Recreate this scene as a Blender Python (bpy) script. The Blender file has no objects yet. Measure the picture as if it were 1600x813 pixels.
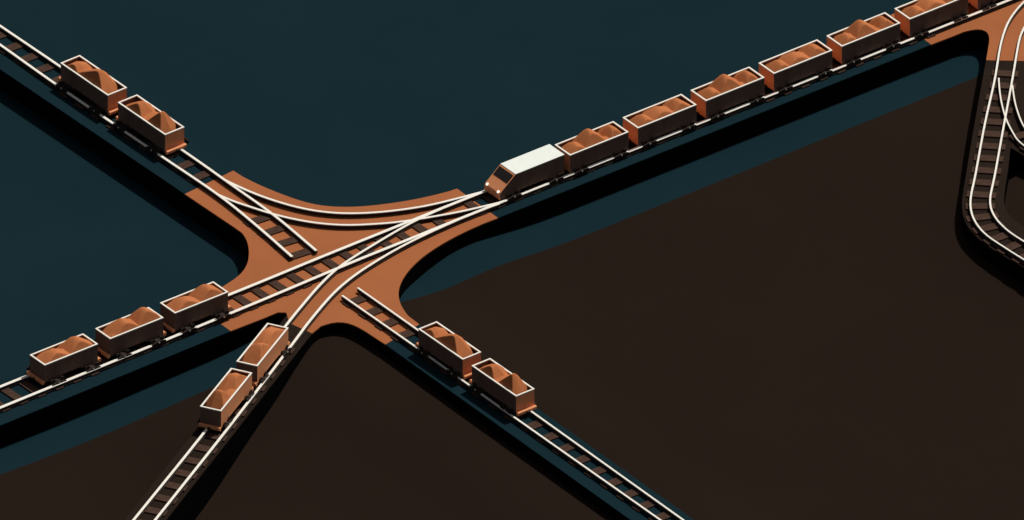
import bpy, bmesh, math, random
from mathutils import Vector, Matrix
random.seed(7)
sc = bpy.context.scene
R = math.radians

# ---------------------------------------------------------------- camera, sky, sun
PHI = R(31.9); S = 0.1                      # camera elevation; metres per photo pixel
SN, CS = math.sin(PHI), math.cos(PHI)
cam_d = bpy.data.cameras.new('camera'); cam = bpy.data.objects.new('camera', cam_d)
sc.collection.objects.link(cam); sc.camera = cam
cam_d.type = 'ORTHO'; cam_d.sensor_fit = 'HORIZONTAL'; cam_d.ortho_scale = 160.0
cam_d.clip_start = 1; cam_d.clip_end = 6000
cam.location = (0, -260*CS, 260*SN); cam.rotation_euler = (math.pi/2-PHI, 0, 0)

SUN_AZ, SUN_EL = 45.0, 59.0                 # azimuth counter-clockwise from +X
w = bpy.data.worlds.new('World'); sc.world = w; w.use_nodes = True
nt = w.node_tree; sky = nt.nodes.new('ShaderNodeTexSky'); sky.sky_type = 'NISHITA'
sky.sun_disc = False; sky.sun_elevation = R(SUN_EL); sky.sun_rotation = R(90-SUN_AZ)
sky.dust_density = 3.0; sky.air_density = 0.6; sky.ozone_density = 0.6
bg = nt.nodes['Background']; bg.inputs['Strength'].default_value = 0.054
hs = nt.nodes.new('ShaderNodeHueSaturation'); hs.inputs['Saturation'].default_value = 0.35
nt.links.new(sky.outputs[0], hs.inputs['Color']); nt.links.new(hs.outputs[0], bg.inputs['Color'])
sd = bpy.data.lights.new('sun', 'SUN'); sd.energy = 3.62; sd.angle = R(0.4); sd.color = (1.0, 0.965, 0.90)
sun = bpy.data.objects.new('sun', sd); sc.collection.objects.link(sun)
dv = Vector((math.cos(R(SUN_EL))*math.cos(R(SUN_AZ)), math.cos(R(SUN_EL))*math.sin(R(SUN_AZ)), math.sin(R(SUN_EL))))
sun.rotation_euler = dv.to_track_quat('Z', 'Y').to_euler(); sun.location = dv*200
sc.view_settings.view_transform = 'Standard'; sc.view_settings.look = 'None'
sc.view_settings.exposure = 0.0; sc.view_settings.gamma = 1.0

# ---------------------------------------------------------------- helpers
def W(px, py, z=0.0):
    """point of the plane at height z that shows at photo pixel (px, py)"""
    x = (px-800)*S; v = (406.5-py)*S
    return Vector((x, (v-z*CS)/SN, z))

def mat(name, col, rough=0.75, var=0.10, scale=0.6, metal=0.0, spec=0.2, bump=0.0, streak=False):
    m = bpy.data.materials.new(name); m.use_nodes = True
    t = m.node_tree; b = t.nodes['Principled BSDF']
    tc = t.nodes.new('ShaderNodeTexCoord')
    mp = t.nodes.new('ShaderNodeMapping'); t.links.new(tc.outputs['Object'], mp.inputs['Vector'])
    if streak: mp.inputs['Scale'].default_value = (1, 1, 0.25)
    n = t.nodes.new('ShaderNodeTexNoise'); n.inputs['Scale'].default_value = scale; n.inputs['Detail'].default_value = 6
    n.inputs['Roughness'].default_value = 0.6
    t.links.new(mp.outputs[0], n.inputs['Vector'])
    r = t.nodes.new('ShaderNodeValToRGB'); t.links.new(n.outputs['Fac'], r.inputs['Fac'])
    r.color_ramp.elements[0].position = 0.3; r.color_ramp.elements[1].position = 0.7
    r.color_ramp.elements[0].color = (*[c*(1-var) for c in col], 1)
    r.color_ramp.elements[1].color = (*[min(1, c*(1+var)) for c in col], 1)
    t.links.new(r.outputs[0], b.inputs['Base Color'])
    b.inputs['Roughness'].default_value = rough; b.inputs['Metallic'].default_value = metal
    b.inputs['Specular IOR Level'].default_value = spec
    if bump:
        bn = t.nodes.new('ShaderNodeTexNoise'); bn.inputs['Scale'].default_value = scale*12; bn.inputs['Detail'].default_value = 8
        t.links.new(tc.outputs['Object'], bn.inputs['Vector'])
        bp = t.nodes.new('ShaderNodeBump'); bp.inputs['Strength'].default_value = bump; bp.inputs['Distance'].default_value = 0.05
        t.links.new(bn.outputs['Fac'], bp.inputs['Height']); t.links.new(bp.outputs[0], b.inputs['Normal'])
    return m

M = dict(
    teal=mat('teal_soil', (.0070, .0200, .0262), .95, .07, .03, spec=0.0),
    brown=mat('brown_soil', (.0165, .0104, .0078), .95, .07, .03, spec=0.0),
    brown_deck=mat('brown_gravel', (.0205, .0135, .0105), .95, .10, .15, spec=0.0),
    orange=mat('orange_clay_paving', (.320, .107, .041), .9, .07, .10, spec=0.05),
    wall=mat('shade_black_wall', (.0035, .0032, .0032), .95, .2, .4, spec=0.0),  # shade below the deck edges put into a near-black wall colour
    sleeper=mat('sleeper_wood', (.056, .031, .022), .9, .22, .9, spec=0.05, bump=.3),
    web=mat('rail_steel_brown', (.030, .020, .015), .8, .15, 1.5, spec=0.1),
    white=mat('white_paint', (.77, .73, .655), .6, .03, .8, spec=0.1),
    roofw=mat('white_roof_paint', (.71, .74, .69), .6, .03, .5, spec=0.1),
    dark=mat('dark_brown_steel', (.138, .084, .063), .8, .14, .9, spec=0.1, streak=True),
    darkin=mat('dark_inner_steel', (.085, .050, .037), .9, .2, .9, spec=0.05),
    orp=mat('orange_painted_steel', (.72, .285, .130), .75, .06, 1.2, spec=0.1, streak=True),
    ore=mat('orange_ore', (.44, .150, .058), .95, .06, 1.2, spec=0.0, bump=.35),
    iron=mat('black_iron', (.030, .021, .017), .8, .2, 1.5, spec=0.1),
    glass=mat('dark_windscreen', (.016, .012, .011), .25, .05, 1.0, spec=0.4),
    lamp=mat('headlight_lens', (.80, .78, .72), .4, .02, 1.0, spec=0.4),
)
_b = M['lamp'].node_tree.nodes['Principled BSDF']; _b.inputs['Emission Color'].default_value = (1, .96, .86, 1); _b.inputs['Emission Strength'].default_value = .75

def link(name, bm, m, parent=None, smooth=False):
    me = bpy.data.meshes.new(name); bmesh.ops.recalc_face_normals(bm, faces=bm.faces[:])
    if smooth:
        for f in bm.faces: f.smooth = True
    bm.to_mesh(me); bm.free(); me.materials.append(m)
    o = bpy.data.objects.new(name, me); sc.collection.objects.link(o)
    if parent: o.parent = parent
    return o

def thing(name, label, cat, loc=(0, 0, 0), rz=0.0, group=None):
    o = bpy.data.objects.new(name, None); sc.collection.objects.link(o)
    o.location = loc; o.rotation_euler = (0, 0, rz); o.empty_display_size = .5
    o['label'] = label; o['category'] = cat
    if group: o['group'] = group
    return o

def box(bm, x0, x1, y0, y1, z0, z1, bev=0.0):
    r = bmesh.ops.create_cube(bm, size=1.0)
    bmesh.ops.scale(bm, vec=(x1-x0, y1-y0, z1-z0), verts=r['verts'])
    bmesh.ops.translate(bm, vec=((x0+x1)/2, (y0+y1)/2, (z0+z1)/2), verts=r['verts'])
    if bev:
        es = list({e for v in r['verts'] for e in v.link_edges})
        bmesh.ops.bevel(bm, geom=es, offset=bev, segments=2, affect='EDGES', profile=.5)

def cyl(bm, c, axis, r, l, seg=20):
    q = Vector((0, 0, 1)).rotation_difference(Vector(axis)).to_matrix().to_4x4()
    bmesh.ops.create_cone(bm, cap_ends=True, segments=seg, radius1=r, radius2=r, depth=l,
                          matrix=Matrix.Translation(c) @ q)

def prism(bm, prof, y0, y1):
    """polygon in XZ pushed from y0 to y1"""
    a = [bm.verts.new((x, y0, z)) for x, z in prof]; b = [bm.verts.new((x, y1, z)) for x, z in prof]
    n = len(prof); bm.faces.new(a); bm.faces.new(b[::-1])
    for i in range(n): bm.faces.new((a[i], a[(i+1) % n], b[(i+1) % n], b[i]))

def catmull(pts, step=0.6):
    if len(pts) == 2:
        n = max(2, int((pts[1]-pts[0]).length/6)); return [pts[0].lerp(pts[1], i/n) for i in range(n+1)]
    P = [pts[0]*2-pts[1]] + pts + [pts[-1]*2-pts[-2]]; out = []
    for i in range(1, len(P)-2):
        p0, p1, p2, p3 = P[i-1:i+3]; n = max(1, int((p2-p1).length/step))
        for k in range(n):
            t = k/n
            out.append(.5*((2*p1)+(p2-p0)*t+(2*p0-5*p1+4*p2-p3)*t*t+(3*p1-p0-3*p2+p3)*t**3))
    out.append(P[-2]); return out

def smooth_line(pts, it):
    for _ in range(it):
        pts = [pts[0]]+[(pts[i-1]+pts[i]*2+pts[i+1])/4 for i in range(1, len(pts)-1)]+[pts[-1]]
    return pts

def offset_dirs(pts):
    d = []
    for i in range(len(pts)):
        a = pts[max(0, i-1)]; b = pts[min(len(pts)-1, i+1)]; t = (b-a).normalized()
        d.append(Vector((-t.y, t.x, 0)))
    return d

# ---------------------------------------------------------------- the ground
def depth(p):
    h = 3.85  # relief invented to set how wide the deck shadows come out
    for (px, py, amp, sg) in ((280, 770, 3.0, 15), (735, 390, -1.2, 7),
                               (1600, 345, -1.5, 13)):
        c = W(px, py, -2.5); d2 = (p.x-c.x)**2+(p.y-c.y)**2
        h += amp*math.exp(-d2/(2*sg*sg))
    a = W(560, 525, -2.3); ab = W(1300, 1040, -2.3)-a; s = max(0, min(1, ((p.x-a.x)*ab.x+(p.y-a.y)*ab.y)/ab.length_squared))
    d2 = (p.x-a.x-ab.x*s)**2+(p.y-a.y-ab.y*s)**2       # ground raised here so the lower right deck's shadow band stays narrow
    h -= 1.8*math.exp(-(d2/(2*12*12))**2)
    return h

bx0, by0 = W(0, 738, -3.85).xy; bx1, by1 = W(1530, 119, -3.85).xy
bdir = Vector((bx1-bx0, by1-by0, 0)).normalized(); bper = Vector((-bdir.y, bdir.x, 0)); b0 = Vector((bx0, by0, 0))
us = [-2500, -1200, -500, -250] + [-120+2*i for i in range(201)] + [420, 700, 1400, 2700]
vs = [2*i for i in range(91)] + [260, 420, 900, 2500]
def sheet(name, sgn, m):
    bm = bmesh.new(); g = []
    for u in us:
        row = []
        for v in vs:
            p = b0+bdir*u+bper*(v*sgn); p.z = -depth(p); row.append(bm.verts.new(p))
        g.append(row)
    for i in range(len(us)-1):
        for j in range(len(vs)-1):
            bm.faces.new((g[i][j], g[i+1][j], g[i+1][j+1], g[i][j+1]))
    me = bpy.data.meshes.new(name); bmesh.ops.recalc_face_normals(bm, faces=bm.faces[:])
    for f in bm.faces:
        f.smooth = True
        if f.normal.z < 0: f.normal_flip()
    bm.to_mesh(me); bm.free(); me.materials.append(m)
    o = bpy.data.objects.new(name, me); sc.collection.objects.link(o); o['kind'] = 'structure'
sheet('ground', 1, M['teal']); sheet('terrain', -1, M['brown'])

# ---------------------------------------------------------------- raised decks (outlines in photo pixels, deck top at z = 0)
def deck(name, label, outline, m, top=0.0, curve=(), free=None):
    """outline: list of segments; each a list of px points, smoothed when flagged"""
    pts = []
    for seg, cur in outline:
        ps = [W(x, y, 0) for x, y in seg]
        if cur: ps = smooth_line(catmull(ps, .8), 4)
        pts += ps
    t = thing(name, label, 'platform', (0, 0, 0))
    cx = sum(p.x for p in pts)/len(pts); cy = sum(p.y for p in pts)/len(pts)
    t.location = (cx, cy, -2.2)
    o = Vector((cx, cy, -2.2))
    bm = bmesh.new(); up = [bm.verts.new(p-o+Vector((0, 0, top))) for p in pts]
    lo = [bm.verts.new(p-o+Vector((0, 0, top-.22))) for p in pts]
    f = bm.faces.new(up); f2 = bm.faces.new(lo[::-1]); n = len(pts)
    for i in range(n): bm.faces.new((up[i], up[(i+1) % n], lo[(i+1) % n], lo[i]))
    bmesh.ops.triangulate(bm, faces=[f, f2])
    link('deck_surface', bm, m, t)
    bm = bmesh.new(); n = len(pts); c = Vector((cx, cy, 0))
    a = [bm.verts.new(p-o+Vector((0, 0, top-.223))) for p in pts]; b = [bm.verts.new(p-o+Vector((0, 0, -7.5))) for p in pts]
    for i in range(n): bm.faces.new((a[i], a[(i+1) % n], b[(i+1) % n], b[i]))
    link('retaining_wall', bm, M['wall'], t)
    return t

S_, C_ = False, True
deck('junction_platform', 'large orange star-shaped junction platform where the tracks cross', [
    ([(288.7, 303.3), (364.4, 266.8)], S_),
    ([(380, 276.5), (402.3, 287.9), (434.8, 301.4), (469.9, 314), (502.4, 321.5), (540, 323.6), (580, 321.5), (628, 315.2), (666, 308), (700, 299.5)], C_),
    ([(714.2, 295), (778.2, 340.7)], S_),
    ([(755.8, 349.3), (723.8, 363.7), (691.8, 380.7), (659.9, 402), (637.5, 423.8), (625.7, 443), (622.3, 460), (626.5, 478), (637.5, 493.5)], C_),
    ([(655.3, 507), (602.3, 538.3)], S_),
    ([(590, 530.5), (573.5, 519.5), (554.4, 508), (536, 502), (517, 503.8), (501, 510)], C_),
    ([(487.5, 521), (452, 505), (448.5, 492.5)], S_),
    ([(447, 488.5), (443, 486), (434, 488.3)], C_),
    ([(415.8, 496), (360.4, 517.5), (296.4, 471.8)], S_),
    ([(344, 450.5), (361.7, 439.5), (376, 428.7), (386, 415), (389.3, 396.2), (386.5, 376), (378, 363.8)], C_),
    ([(364.4, 354.2)], S_)], M['orange'])
A1 = -.4006
deck('viaduct_deck', 'long teal straight deck carrying the locomotive train', [
    ([(714.3, 294.8), (1390.8, 23.9), (1454.8, 69.9), (778.4, 340.6)], S_)], M['teal'], top=-.004)
deck('viaduct_deck', 'teal deck running in from the upper left corner', [
    ([(-160, -95), (364.2, 266.6), (288.6, 303.1), (-160, 0)], S_)], M['teal'], top=-.004)
deck('viaduct_deck', 'teal deck under the three dark-ended wagons at lower left', [
    ([(296.2, 471.9), (360.2, 517.6), (-100, 706), (-164, 660.4)], S_)], M['teal'], top=-.004)
deck('viaduct_deck', 'narrow teal deck strip crossing the brown ground to the lower right', [
    ([(655.4, 507.2), (1230, 916), (1130, 916), (602.5, 538.5)], S_)], M['teal'], top=-.004)
deck('viaduct_deck', 'steep brown deck under the two orange-sided wagons', [
    ([(487.4, 521.2), (199, 890), (133, 890), (448.2, 492.6), (451.8, 505.2)], S_)], M['brown_deck'], top=-.004)
deck('junction_platform', 'orange platform cut off by the upper right corner', [
    ([(1391, 23.8), (1455, 69.8), (1492, 55.6)], S_),
    ([(1506, 49.8), (1517.5, 46), (1528, 43.2), (1537, 43.8), (1543.5, 48.5), (1546.5, 57), (1545.5, 66)], C_),
    ([(1540.9, 94.2), (1700, 97.5), (1700, -100)], S_)], M['orange'])
deck('viaduct_deck', 'brown deck under the bent track at right edge', [
    ([(1540.8, 94.4)], S_),
    ([(1528.6, 161), (1519, 215), (1510, 270), (1504.5, 303), (1503, 322), (1505.5, 341), (1513.5, 357), (1526, 370.5), (1545, 385.5), (1565, 398)], C_),
    ([(1600, 418.6), (1720, 490), (1720, 425)], S_),
    ([(1600, 354), (1582, 343), (1571, 329), (1568.5, 312), (1571, 290), (1576, 258)], C_),
    ([(1579, 230.5), (1600, 243.5), (1720, 315), (1720, 98)], S_)], M['brown_deck'], top=-.004)

# ---------------------------------------------------------------- tracks
ZR = 0.80          # top of the rails
ntr = [0]
def rail(px, parent, width):
    width *= .74; ntr[0] += 1; zr = ZR+.0045*ntr[0]
    pts = smooth_line(catmull([W(x, y, zr) for x, y in px], .7), 6 if len(px) > 2 else 0)
    o = parent.location; nd = offset_dirs(pts)
    def sweep(bm, prof):
        rows = [[bm.verts.new(p-o+d*a+Vector((0, 0, b))) for a, b in prof] for p, d in zip(pts, nd)]
        n = len(prof)
        for r0, r1 in zip(rows, rows[1:]):
            for k in range(n): bm.faces.new((r0[k], r0[(k+1) % n], r1[(k+1) % n], r1[k]))
        bm.faces.new(rows[0]); bm.faces.new(rows[-1][::-1])
    h = width/2
    bm = bmesh.new(); sweep(bm, [(-h*.55, -.143), (h*.55, -.143), (h*.55, -.48), (h*1.25, -.54), (h*1.25, -.58), (-h*1.25, -.58), (-h*1.25, -.54), (-h*.55, -.48)])
    r = link('rail', bm, M['web'], parent)
    bm = bmesh.new(); sweep(bm, [(-h, -.14), (-h, -.03), (-h*.8, 0), (h*.8, 0), (h, -.03), (h, -.14)])
    link('rail_head', bm, M['white'], r)
    return pts

sl_mesh = {}
def track(label, ra, rb, width, ranges=(), spacing=3.8, sw=1.6, over=.75, z0=.02):
    """ra, rb: the two rails; ranges: px-x or px-y spans that carry sleepers, as (axis, lo, hi)"""
    c = W((ra[0][0]+rb[-1][0])/2, (ra[0][1]+rb[-1][1])/2, 0)
    t = thing('railway_track', label, 'railway track', c)
    A = rail(ra, t, width); B = rail(rb, t, width)
    if not ranges: return t
    # walk rail A, nearest point of rail B opposite
    acc = spacing*.5; last = A[0]
    for i in range(1, len(A)):
        seg = A[i]-A[i-1]; L = seg.length
        if L < 1e-6: continue
        pos = 0
        while acc <= L-pos+1e-9:
            pos += acc; acc = spacing
            p = A[i-1]+seg*(pos/L); best = None
            for j in range(len(B)-1):
                ab = B[j+1]-B[j]
                if ab.length < 1e-6: continue
                s = max(0, min(1, (p-B[j]).dot(ab)/ab.length_squared)); q = B[j]+ab*s
                if best is None or (q-p).length < best[0]: best = ((q-p).length, q, j, s)
            q = best[1]
            if best[0] > 7.5 or best[0] < 2.0: continue
            if (best[2] == 0 and best[3] == 0) or (best[2] == len(B)-2 and best[3] == 1): continue
            m = (p+q)/2; px = m.x/S+800; py = 406.5-(m.y*SN+m.z*CS)/S
            if not any(lo <= (px if ax == 'x' else py) <= hi for ax, lo, hi in ranges): continue
            dd = (q-p); w_ = dd.length; ang = math.atan2(dd.y, dd.x)
            key = round(w_*2)/2
            if (key, sw, over, z0) not in sl_mesh:
                bm = bmesh.new(); box(bm, -key/2-over, key/2+over, -sw/2, sw/2, -.11, .11, .03)
                o = link('sleeper', bm, M['sleeper'], t); sl_mesh[(key, sw, over, z0)] = o.data
            else:
                o = bpy.data.objects.new('sleeper', sl_mesh[(key, sw, over, z0)]); sc.collection.objects.link(o); o.parent = t
            o.location = Vector((m.x, m.y, z0+.11))-c; o.rotation_euler = (0, 0, ang+R(random.uniform(-1, 1)))
        acc -= (L-pos)
    return t

track('white-railed track from upper left corner ending on the orange platform under two wagons',
      [(-150, -62), (0, 40), (92.7, 102.8), (287.3, 236), (359, 286.6), (429.3, 337), (494.3, 391.5)],
      [(-150, -37), (0, 69.5), (99, 139.5), (249.5, 242), (341.4, 304.5), (402.3, 353.5), (456.4, 401)], .62,
      [('x', -150, 335), ('x', 398, 480)], 4.0, 1.7, .6)
track('curved sweeping track along the upper rim of the orange platform',
      [(351, 281), (380.7, 295), (413, 308), (456.4, 321.5), (497, 329.8), (540, 333.2), (596, 331), (659.9, 322.5), (710, 311), (752, 300)],
      [(341.5, 304.3), (361.7, 313.3), (391.5, 323), (420, 332.5), (456.4, 341.5), (497, 348.5), (541, 351.5), (590, 349.5), (628, 346), (679, 337.8), (723.8, 329.5), (784, 315.5)], .62)
track('long straight main track under the locomotive train and dark-ended wagons',
      [(-120, 652), (0, 604), (359, 459.8), (500, 402), (637.5, 346.5), (757.4, 298.3), (1200, 121.5), (1720, -85.5)],
      [(-120, 685.5), (0, 636.8), (352, 492.5), (538, 414.5), (628, 378), (792.6, 311.8), (1200, 149.6), (1720, -57.4)], .78,
      [('x', -120, 700), ('x', 720, 1450)], 3.5, 1.5, .5)
track('steep track curving from main line down to the lower left',
      [(702, 320.5), (666, 336.5), (637.5, 350.5), (589.5, 378.5), (541.6, 408.5), (519, 426), (496, 449), (470, 479.5), (444.3, 511.5), (321, 672.8), (208, 813), (150, 886)],
      [(780, 318), (739.8, 333), (679, 359.5), (628, 384.5), (580, 412.6), (548, 434.5), (519, 460), (483.4, 501.7), (451, 545), (353, 672.8), (241.7, 813), (183, 887)], .58,
      [('y', 522, 900)], 4.0, 1.7, .6)
track('straight track from the orange platform down to the lower right edge',
      [(559, 449.4), (653.5, 516), (828.7, 641.5), (1068.5, 813), (1180, 893)],
      [(534.5, 461.5), (658.3, 548), (799, 648.5), (1032.8, 813), (1150, 896)], .48,
      [('x', 530, 1200)], 4.2, 1.8, .6)
track('bent track running down the right edge of picture',
      [(1640, -45), (1612, -8), (1600, 2), (1586, 17.6), (1575, 34.4), (1567.5, 54.4), (1562, 76.7), (1554, 125), (1538.4, 195), (1523.6, 275), (1517.6, 302), (1516, 322), (1521.5, 343), (1539, 365.5), (1570, 386.5), (1600, 405.5), (1710, 471)],
      [(1660, -35), (1625, 5), (1600, 43), (1592.6, 62), (1587, 92.7), (1580.6, 130), (1568, 198), (1554, 275), (1547, 308), (1548.5, 327), (1559, 345.5), (1575.8, 361), (1600, 377), (1710, 442)], .42,
      [('y', 97, 500)], 3.6, 1.7, .8)
track('thin diverging track splitting off near the right edge',
      [(1560.5, 121.8), (1561.8, 141.5), (1565.5, 163.6), (1572.8, 188.2), (1585, 210.4), (1600, 227.6), (1700, 290)],
      [(1582, 133), (1585, 156.3), (1591.3, 178.4), (1598.7, 195.6), (1615, 213), (1700, 262)], .34,
      [('x', 1592, 1700)], 3.8, 1.7, .5, .245)

# ---------------------------------------------------------------- wagons (origin on the rail tops, +X = travel axis)
RIM = 3.4
def make_wagon(L, Wd, side_m, end_m, lips=True, by=2.5, name='ore_wagon'):
    t = thing(name, '', 'wagon')
    l, h = L/2, Wd/2; zb = .16; zt = RIM-.16; th = .18
    for s in (-1, 1):
        bm = bmesh.new(); y0, y1 = (h-th, h) if s > 0 else (-h, -h+th)
        # side sheet drops over the bogies and is cut up between them
        prof = [(-l, zt), (l, zt), (l, zb+.1), (l-.5, zb-.12), (l-3.2, zb-.12), (l-3.45, zb+.30), (-l+3.45, zb+.30), (-l+3.2, zb-.12), (-l+.5, zb-.12), (-l, zb+.1)]
        prism(bm, prof, y0, y1); sp = link('side_panel', bm, side_m, t)
        bm = bmesh.new(); yy = (h+.003, h+.05) if s > 0 else (-h-.05, -h-.003)
    for s in (-1, 1):
        bm = bmesh.new(); x0, x1 = (l-th, l+.004) if s > 0 else (-l-.004, -l+th)
        box(bm, x0, x1, -h+.004, h-.004, zb, zt); ep = link('end_panel', bm, end_m, t)
        if lips:
            bm = bmesh.new(); xx = s*(l+.34)
            prism(bm, [(s*(l+.006), zb+.28), (s*(l+.35), zb+.42), (s*(l+.62), zb+.30), (s*(l+.62), zb-.12), (s*(l+.5), zb-.25), (s*(l+.006), zb-.25)], -h-.02, h+.02)
            link('bumper_beam', bm, M['orp'], t)
        bm = bmesh.new(); cx = s*(l+.55)
        box(bm, min(s*(l+.01), s*(l+.95)), max(s*(l+.01), s*(l+.95)), -.22, .22, .03, .34, .03)
        link('coupler', bm, M['iron'], t)
    # inner lining
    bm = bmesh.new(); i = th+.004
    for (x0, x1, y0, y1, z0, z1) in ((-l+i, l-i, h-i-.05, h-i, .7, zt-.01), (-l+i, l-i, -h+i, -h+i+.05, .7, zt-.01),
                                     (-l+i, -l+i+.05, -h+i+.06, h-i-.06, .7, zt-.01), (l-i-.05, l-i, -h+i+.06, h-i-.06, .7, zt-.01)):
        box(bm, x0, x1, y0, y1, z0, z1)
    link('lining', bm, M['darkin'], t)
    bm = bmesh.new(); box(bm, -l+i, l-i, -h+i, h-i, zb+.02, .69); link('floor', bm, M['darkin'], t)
    bm = bmesh.new(); r = .27; o = .04          # white top frame
    o_ = [(-l-o, -h-o), (l+o, -h-o), (l+o, h+o), (-l-o, h+o)]; i_ = [(-l+r-o, -h+r-o), (l-r+o, -h+r-o), (l-r+o, h-r+o), (-l+r-o, h-r+o)]
    V = [[bm.verts.new((x, y, z)) for x, y in ring] for ring, z in ((o_, zt+.003), (o_, RIM), (i_, RIM), (i_, zt+.003))]
    for a in range(4):
        for k in range(4):
            b = (a+1) % 4; bm.faces.new((V[a][k], V[a][(k+1) % 4], V[b][(k+1) % 4], V[b][k]))
    link('top_rim', bm, M['white'], t)
    bm = bmesh.new(); box(bm, -l+.3, l-.3, -1.1, 1.1, .0, .40); link('underframe', bm, M['iron'], t)
    for s in (-1, 1):
        bogie(t, s*(l-1.85), h, by)
    return t

def bogie(t, cx, h, by=2.5):
    bm = bmesh.new()
    for s in (-1, 1):
        y0, y1 = (by, by+.2) if s > 0 else (-by-.2, -by)
        prism(bm, [(cx-1.35, .18), (cx-1.35, -.28), (cx-1.2, -.42), (cx-.75, -.42), (cx-.5, -.12), (cx+.5, -.12), (cx+.75, -.42), (cx+1.2, -.42), (cx+1.35, -.28), (cx+1.35, .18), (cx+.5, .34), (cx-.5, .34)], y0, y1)
    box(bm, cx-.25, cx+.25, -by-.005, by+.005, .03, .28); box(bm, cx-1.0, cx+1.0, -by-.01, by+.01, .03, .14)
    b = link('bogie', bm, M['iron'], t)
    for dx in (-.95, .95):
        for s in (-1, 1):
            bm = bmesh.new(); cyl(bm, (cx+dx, s*(by-.30), .40), (0, 1, 0), .37, .18, 24)
            wv = link('wheel', bm, M['iron'], b)
        bm = bmesh.new(); cyl(bm, (cx+dx, 0, .40), (0, 1, 0), .09, 2*by-.8, 10); link('axle', bm, M['iron'], b)
    for s in (-1, 1):
        bm = bmesh.new(); cyl(bm, (cx, s*(by+.23), .14), (0, 1, 0), .13, .055, 12)
        link('axle_cap', bm, M['white'], b)

def copy_tree(o, parent=None):
    c = o.copy(); sc.collection.objects.link(c); c.parent = parent
    for ch in list(o.children): copy_tree(ch, c)
    return c

def heap(L, Wd, lumps, seed, base=-1.55):
    """ore heap as height field; lumps = (u, v, peak above rim, slope along, slope across, flat radius)"""
    rnd = random.Random(seed); l = L/2-.27; h = Wd/2-.27; nx, ny = 110, 36
    def z(x, y):
        best = base
        for (u, v, pk, sa, sb, fr, *lf) in lumps:
            dx = x-(u-.5)*2*l; dx = abs(dx)*sa*(lf[0] if lf and dx < 0 else 1); yy = y-(v-.5)*2*h; dy = abs(yy)*(sb*.8 if yy < 0 else max(.85, sb*2.2))
            sx = x-(u-.5)*2*l; sxx = math.copysign(dx, sx); syy = math.copysign(dy, yy)
            d = max(sxx*math.cos(q)+syy*math.sin(q) for q in [seed*.7+u*9+2*math.pi*kk/7 for kk in range(7)])
            d = math.sqrt(d*d+fr*fr)-fr*.98
            best = max(best, pk-d)
        edge = min(l-abs(x), h-abs(y))
        lim = -.05+edge*1.9                       # ore never stands past the wall
        return min(best, max(base, lim)) if best > lim else best
    bm = bmesh.new(); g = {}
    for i in range(nx+1):
        for j in range(ny+1):
            x = -l+2*l*i/nx; y = -h+2*h*j/ny; g[i, j] = (x, y, z(x, y))
    vs_ = {}
    def vv(k):
        if k not in vs_: x, y, q = g[k]; vs_[k] = bm.verts.new((x, y, q-base))
        return vs_[k]
    for i in range(nx):
        for j in range(ny):
            ks = [(i, j), (i+1, j), (i+1, j+1), (i, j+1)]
            if max(g[k][2] for k in ks) > base+.02: bm.faces.new([vv(k) for k in ks])
    bd = [e for e in bm.edges if len(e.link_faces) == 1]           # skirt and flat base
    low = {}
    def lo(v):
        if v not in low: low[v] = bm.verts.new((v.co.x, v.co.y, -.3))
        return low[v]
    for e in bd:
        a, b = e.verts; bm.faces.new((a, b, lo(b), lo(a)))
    me_o = link('ore_heap', bm, M['ore'], None, True)
    return me_o

# view-facing side of the main-line wagons is -Y (local), so v > .5 is the far side
H_TALL = [(.17, .50, .60, .85, .22, .35), (.45, .60, 1.75, 1.0, .50, .40), (.83, .54, .95, 1.1, .34, .40), (.35, .3, .15, .5, .3, .5), (.65, .22, -.1, .35, .25, .6)]
H_LOW = [(.18, .50, .60, .85, .26, .35), (.46, .54, .75, .60, .30, .5), (.80, .54, .95, .90, .34, .40), (.64, .22, -.1, .35, .25, .6)]
H_TWIN = [(.27, .50, .80, .60, .28, .45), (.74, .58, 1.25, .80, .38, .45), (.5, .22, -.1, .35, .25, .6)]
H_TWIN2 = [(.36, .55, 1.15, .70, .36, .40), (.79, .56, 1.65, .95, .42, .45), (.2, .3, .0, .6, .3, .6), (.6, .22, -.1, .35, .25, .6)]
H_B1 = [(.20, .44, .75, .85, .36, .60), (.66, .47, 1.9, 1.05, .50, .34, .55), (.5, .8, -.1, .4, .25, .6)]
H_B2 = [(.31, .48, 1.35, 1.0, .42, .40, .8), (.76, .50, 2.1, 1.5, .62, .30, .8), (.55, .75, .15, .5, .35, .5)]
H_C1 = [(.68, .48, 1.2, .55, .30, .7), (.33, .42, 1.35, .85, .36, .45), (.5, .25, .2, .3, .2, .8)]
H_C2 = [(.72, .50, 1.3, .75, .40, .55), (.24, .55, 1.7, 1.3, .60, .40), (.5, .25, .1, .4, .3, .6)]

def place(t, px, py, hx, hy, dz=0.0):
    """centre of the rim at pixel (px, py); heading given by a pixel vector on the ground"""
    p = W(px, py, ZR+RIM+dz); ang = math.atan2(-hy/SN, hx)
    t.location = (p.x, p.y, ZR+.0); t.rotation_euler = (0, 0, ang); return ang

def put_heap(wg, L, Wd, lumps, seed, label, group):
    o = heap(L, Wd, lumps, seed); o['label'] = label; o['category'] = 'ore heap'; o['group'] = group
    a = wg.rotation_euler.z; o.rotation_euler = (0, 0, a); p = wg.location
    o.location = (p.x, p.y, p.z+RIM-1.55)

first = {}
def wagon(kind, args, lx, ly, hx, hy, label, group, hl, seed, hlabel):
    if kind not in first: first[kind] = t = make_wagon(*args)
    else: t = copy_tree(first[kind])
    t['label'] = label; t['group'] = group
    place(t, lx, ly, hx, hy); put_heap(t, args[0], args[1], hl, seed, hlabel, 'ore heaps in the wagons')

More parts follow.
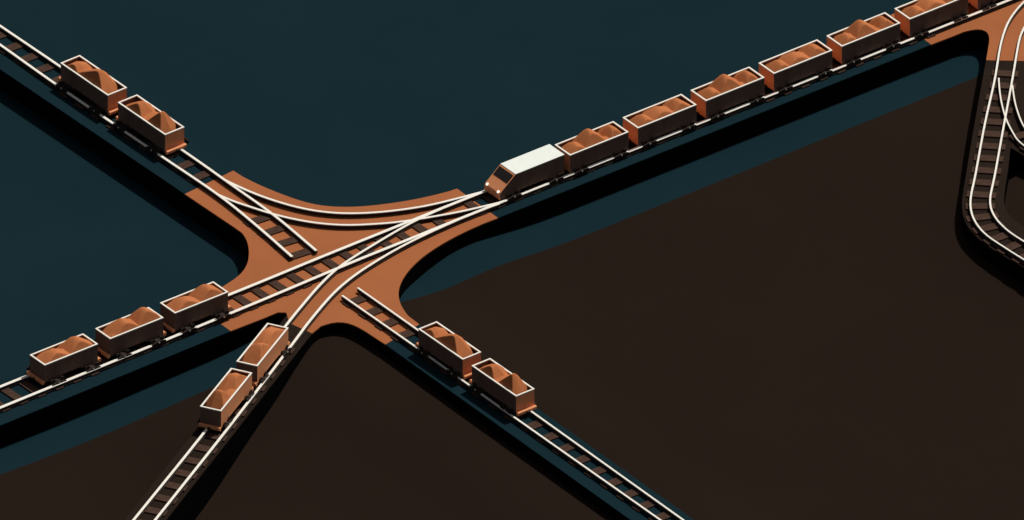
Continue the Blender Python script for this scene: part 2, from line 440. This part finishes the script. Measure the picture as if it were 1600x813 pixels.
# the long train behind the locomotive
main = (11.45, 3.95, M['dark'], M['orp'], False, 2.5)
nm = ['first wagon directly behind the white-roofed locomotive', 'second wagon behind the locomotive, with low ore',
      'third wagon behind the locomotive, with a tall ore peak', 'fourth wagon behind the locomotive, with three low mounds',
      'fifth wagon behind the locomotive, with a tall ore peak', 'sixth wagon behind the locomotive, cut by the top edge',
      'last wagon of the locomotive train, mostly beyond the top right corner']
hn = ['ore with tall middle mound in the wagon coupled to the locomotive', 'low rounded ore in second wagon behind the locomotive',
      'ore with tall middle mound in third wagon behind the locomotive', 'three low ore mounds in fourth wagon behind the locomotive',
      'ore with tall middle mound in fifth wagon behind the locomotive', 'ore in sixth wagon behind the locomotive at the top edge',
      'ore in the last wagon at the top right corner']
for k in range(7):
    wagon('main', main, 924.5+106.16*k, 216.2-42.56*k, 106.16, -42.56, nm[k], 'ore wagons of the locomotive train',
          H_TALL if k % 2 == 0 else H_LOW, 3+k*5, hn[k])
# three wagons at lower left
lw = (10.4, 3.85, M['dark'], M['dark'], True, 3.15)
for k, (x, y, lab, hlab, hh) in enumerate((
        (99.8, 546.0, 'leftmost dark-ended wagon, last before the left edge', 'ore in the leftmost dark-ended wagon', H_TWIN),
        (202.2, 504.8, 'middle one of three dark-ended wagons at lower left', 'ore with two peaks in the middle dark-ended wagon', H_TWIN2),
        (303.4, 464.7, 'dark-ended wagon reaching onto the orange platform', 'low ore in the dark-ended wagon at the orange platform', H_TWIN))):
    wagon('left', lw, x, y, 103, -41.2, lab, 'dark-ended wagons at lower left', hh, 41+k*3, hlab)
# two at upper left
bw = (12.1, 3.75, M['dark'], M['orp'], True, 3.0)
wagon('upper', bw, 146.5, 117.7, 89.6, 61.6, 'rear wagon of the upper left pair, nearer the corner', 'wagon pair at upper left', H_B1, 61, 'ore with flat slope in the rear wagon at upper left')
wagon('upper', bw, 236.1, 179.3, 89.6, 61.6, 'front wagon of the upper left pair, with orange bumper showing', 'wagon pair at upper left', H_B2, 64, 'two-peaked ore in the front wagon at upper left')
bw2 = (11.4, 3.6, M['dark'], M['orp'], True, 2.35)
wagon('lower', bw2, 702.7, 532.0, 83.4, 57.6, 'wagon of the lower right pair nearer the orange platform', 'wagon pair on the lower right track', H_B1, 71, 'ore with flat slope in the wagon by the orange platform tip')
wagon('lower', bw2, 786.1, 589.5, 83.4, 57.6, 'lower wagon of the lower right pair, with orange bumper showing', 'wagon pair on the lower right track', H_B2, 74, 'two-peaked ore in the lowest wagon of lower right track')
cw = (12.3, 3.55, M['orp'], M['dark'], True, 2.25)
wagon('steep', cw, 410.0, 538.4, 56.8, -70.3, 'orange-sided wagon touching the orange platform', 'orange-sided wagons on the steep track', H_C1, 81, 'ore in the upper orange-sided wagon')
wagon('steep', cw, 353.3, 608.7, 56.8, -70.3, 'lower orange-sided wagon with dark front end', 'orange-sided wagons on the steep track', H_C2, 84, 'ore in the lower orange-sided wagon')

# ---------------------------------------------------------------- locomotive (front at -X)
def locomotive():
    t = thing('locomotive', 'dark locomotive with white roof and sloping orange front, heading the long train', 'locomotive')
    h = 1.92; RT = 3.75; F = -6.4; K = -3.3; B = 6.35; zn = 1.15    # nose, roof front, rear, crease height
    bm = bmesh.new()
    prof = [(F+.12, .05), (F+.12, zn-.15), (F+.34, zn+.2), (K+.12, RT-.14), (B, RT-.14), (B, .25), (B-.6, .1), (B-3.3, .1), (B-3.6, .55), (F+4.2, .55), (F+3.9, .1), (F+.4, -.05)]
    prism(bm, prof, -h, h); link('body', bm, M['dark'], t)
    bm = bmesh.new()                                                 # orange front shell
    a = h+.03
    fr = [(K, RT-.10), (F+.15, zn+.15), (F+.04, zn), (F, zn-.15), (F, .25), (F+.14, -.05)]
    bk = [(x+.115, z-.01) for x, z in fr]
    VA = [[bm.verts.new((x, y, z)) for x, z in fr] for y in (-a, a)]; VB = [[bm.verts.new((x, y, z)) for x, z in bk] for y in (-a, a)]
    n = len(fr)
    for i in range(n-1):
        bm.faces.new((VA[0][i], VA[0][i+1], VA[1][i+1], VA[1][i])); bm.faces.new((VB[0][i], VB[1][i], VB[1][i+1], VB[0][i+1]))
        for s in (0, 1): bm.faces.new((VA[s][i], VB[s][i], VB[s][i+1], VA[s][i+1]))
    for i in (0, n-1): bm.faces.new((VA[0][i], VA[1][i], VB[1][i], VB[0][i]))
    fs = link('front_shell', bm, M['orp'], t)
    # windscreen standing just proud of the slope
    P0 = Vector((K, 0, RT-.10)); P1 = Vector((F+.15, 0, zn+.15)); d = P1-P0; nn = Vector((d.z, 0, -d.x)).normalized()
    if nn.x > 0: nn = -nn
    bm = bmesh.new(); q = []
    for off in (.012, .05):
        for (s, y) in ((.07, -a+.16), (.07, a-.16), (.50, a-.16), (.50, -a+.16)):
            p = P0+d*s+nn*off; q.append(bm.verts.new((p.x, y, p.z)))
    bm.faces.new(q[:4]); bm.faces.new(q[4:][::-1])
    for i in range(4): bm.faces.new((q[i], q[(i+1) % 4], q[4+(i+1) % 4], q[4+i]))
    link('windscreen', bm, M['glass'], fs)
    for s in (-1, 1):
        bm = bmesh.new(); p = P1+nn*.03-d.normalized()*.05
        cyl(bm, (p.x, s*(h-.5), p.z), nn, .24, .10, 20); link('headlight', bm, M['lamp'], t)
    bm = bmesh.new(); box(bm, K+.03, B+.03, -h-.04, h+.04, RT-.135, RT, .04); link('roof', bm, M['roofw'], t)
    bm = bmesh.new(); box(bm, B+.005, B+.6, -.22, .22, -.05, .3, .03); link('coupler', bm, M['iron'], t)
    for cx in (-3.9, 4.3): bogie(t, cx, h)
    return t
lo = locomotive()
# roof centre sits midway of the whole length of the body
rear = W(881.7, 241.6, ZR+3.75); rl = W(859.0, 224.9, ZR+3.75); mid = (rear+rl)/2
d = Vector((106.16, 42.56/SN, 0)).normalized(); c = mid-d*6.38
lo.location = (c.x, c.y, ZR); lo.rotation_euler = (0, 0, math.atan2(d.y, d.x))
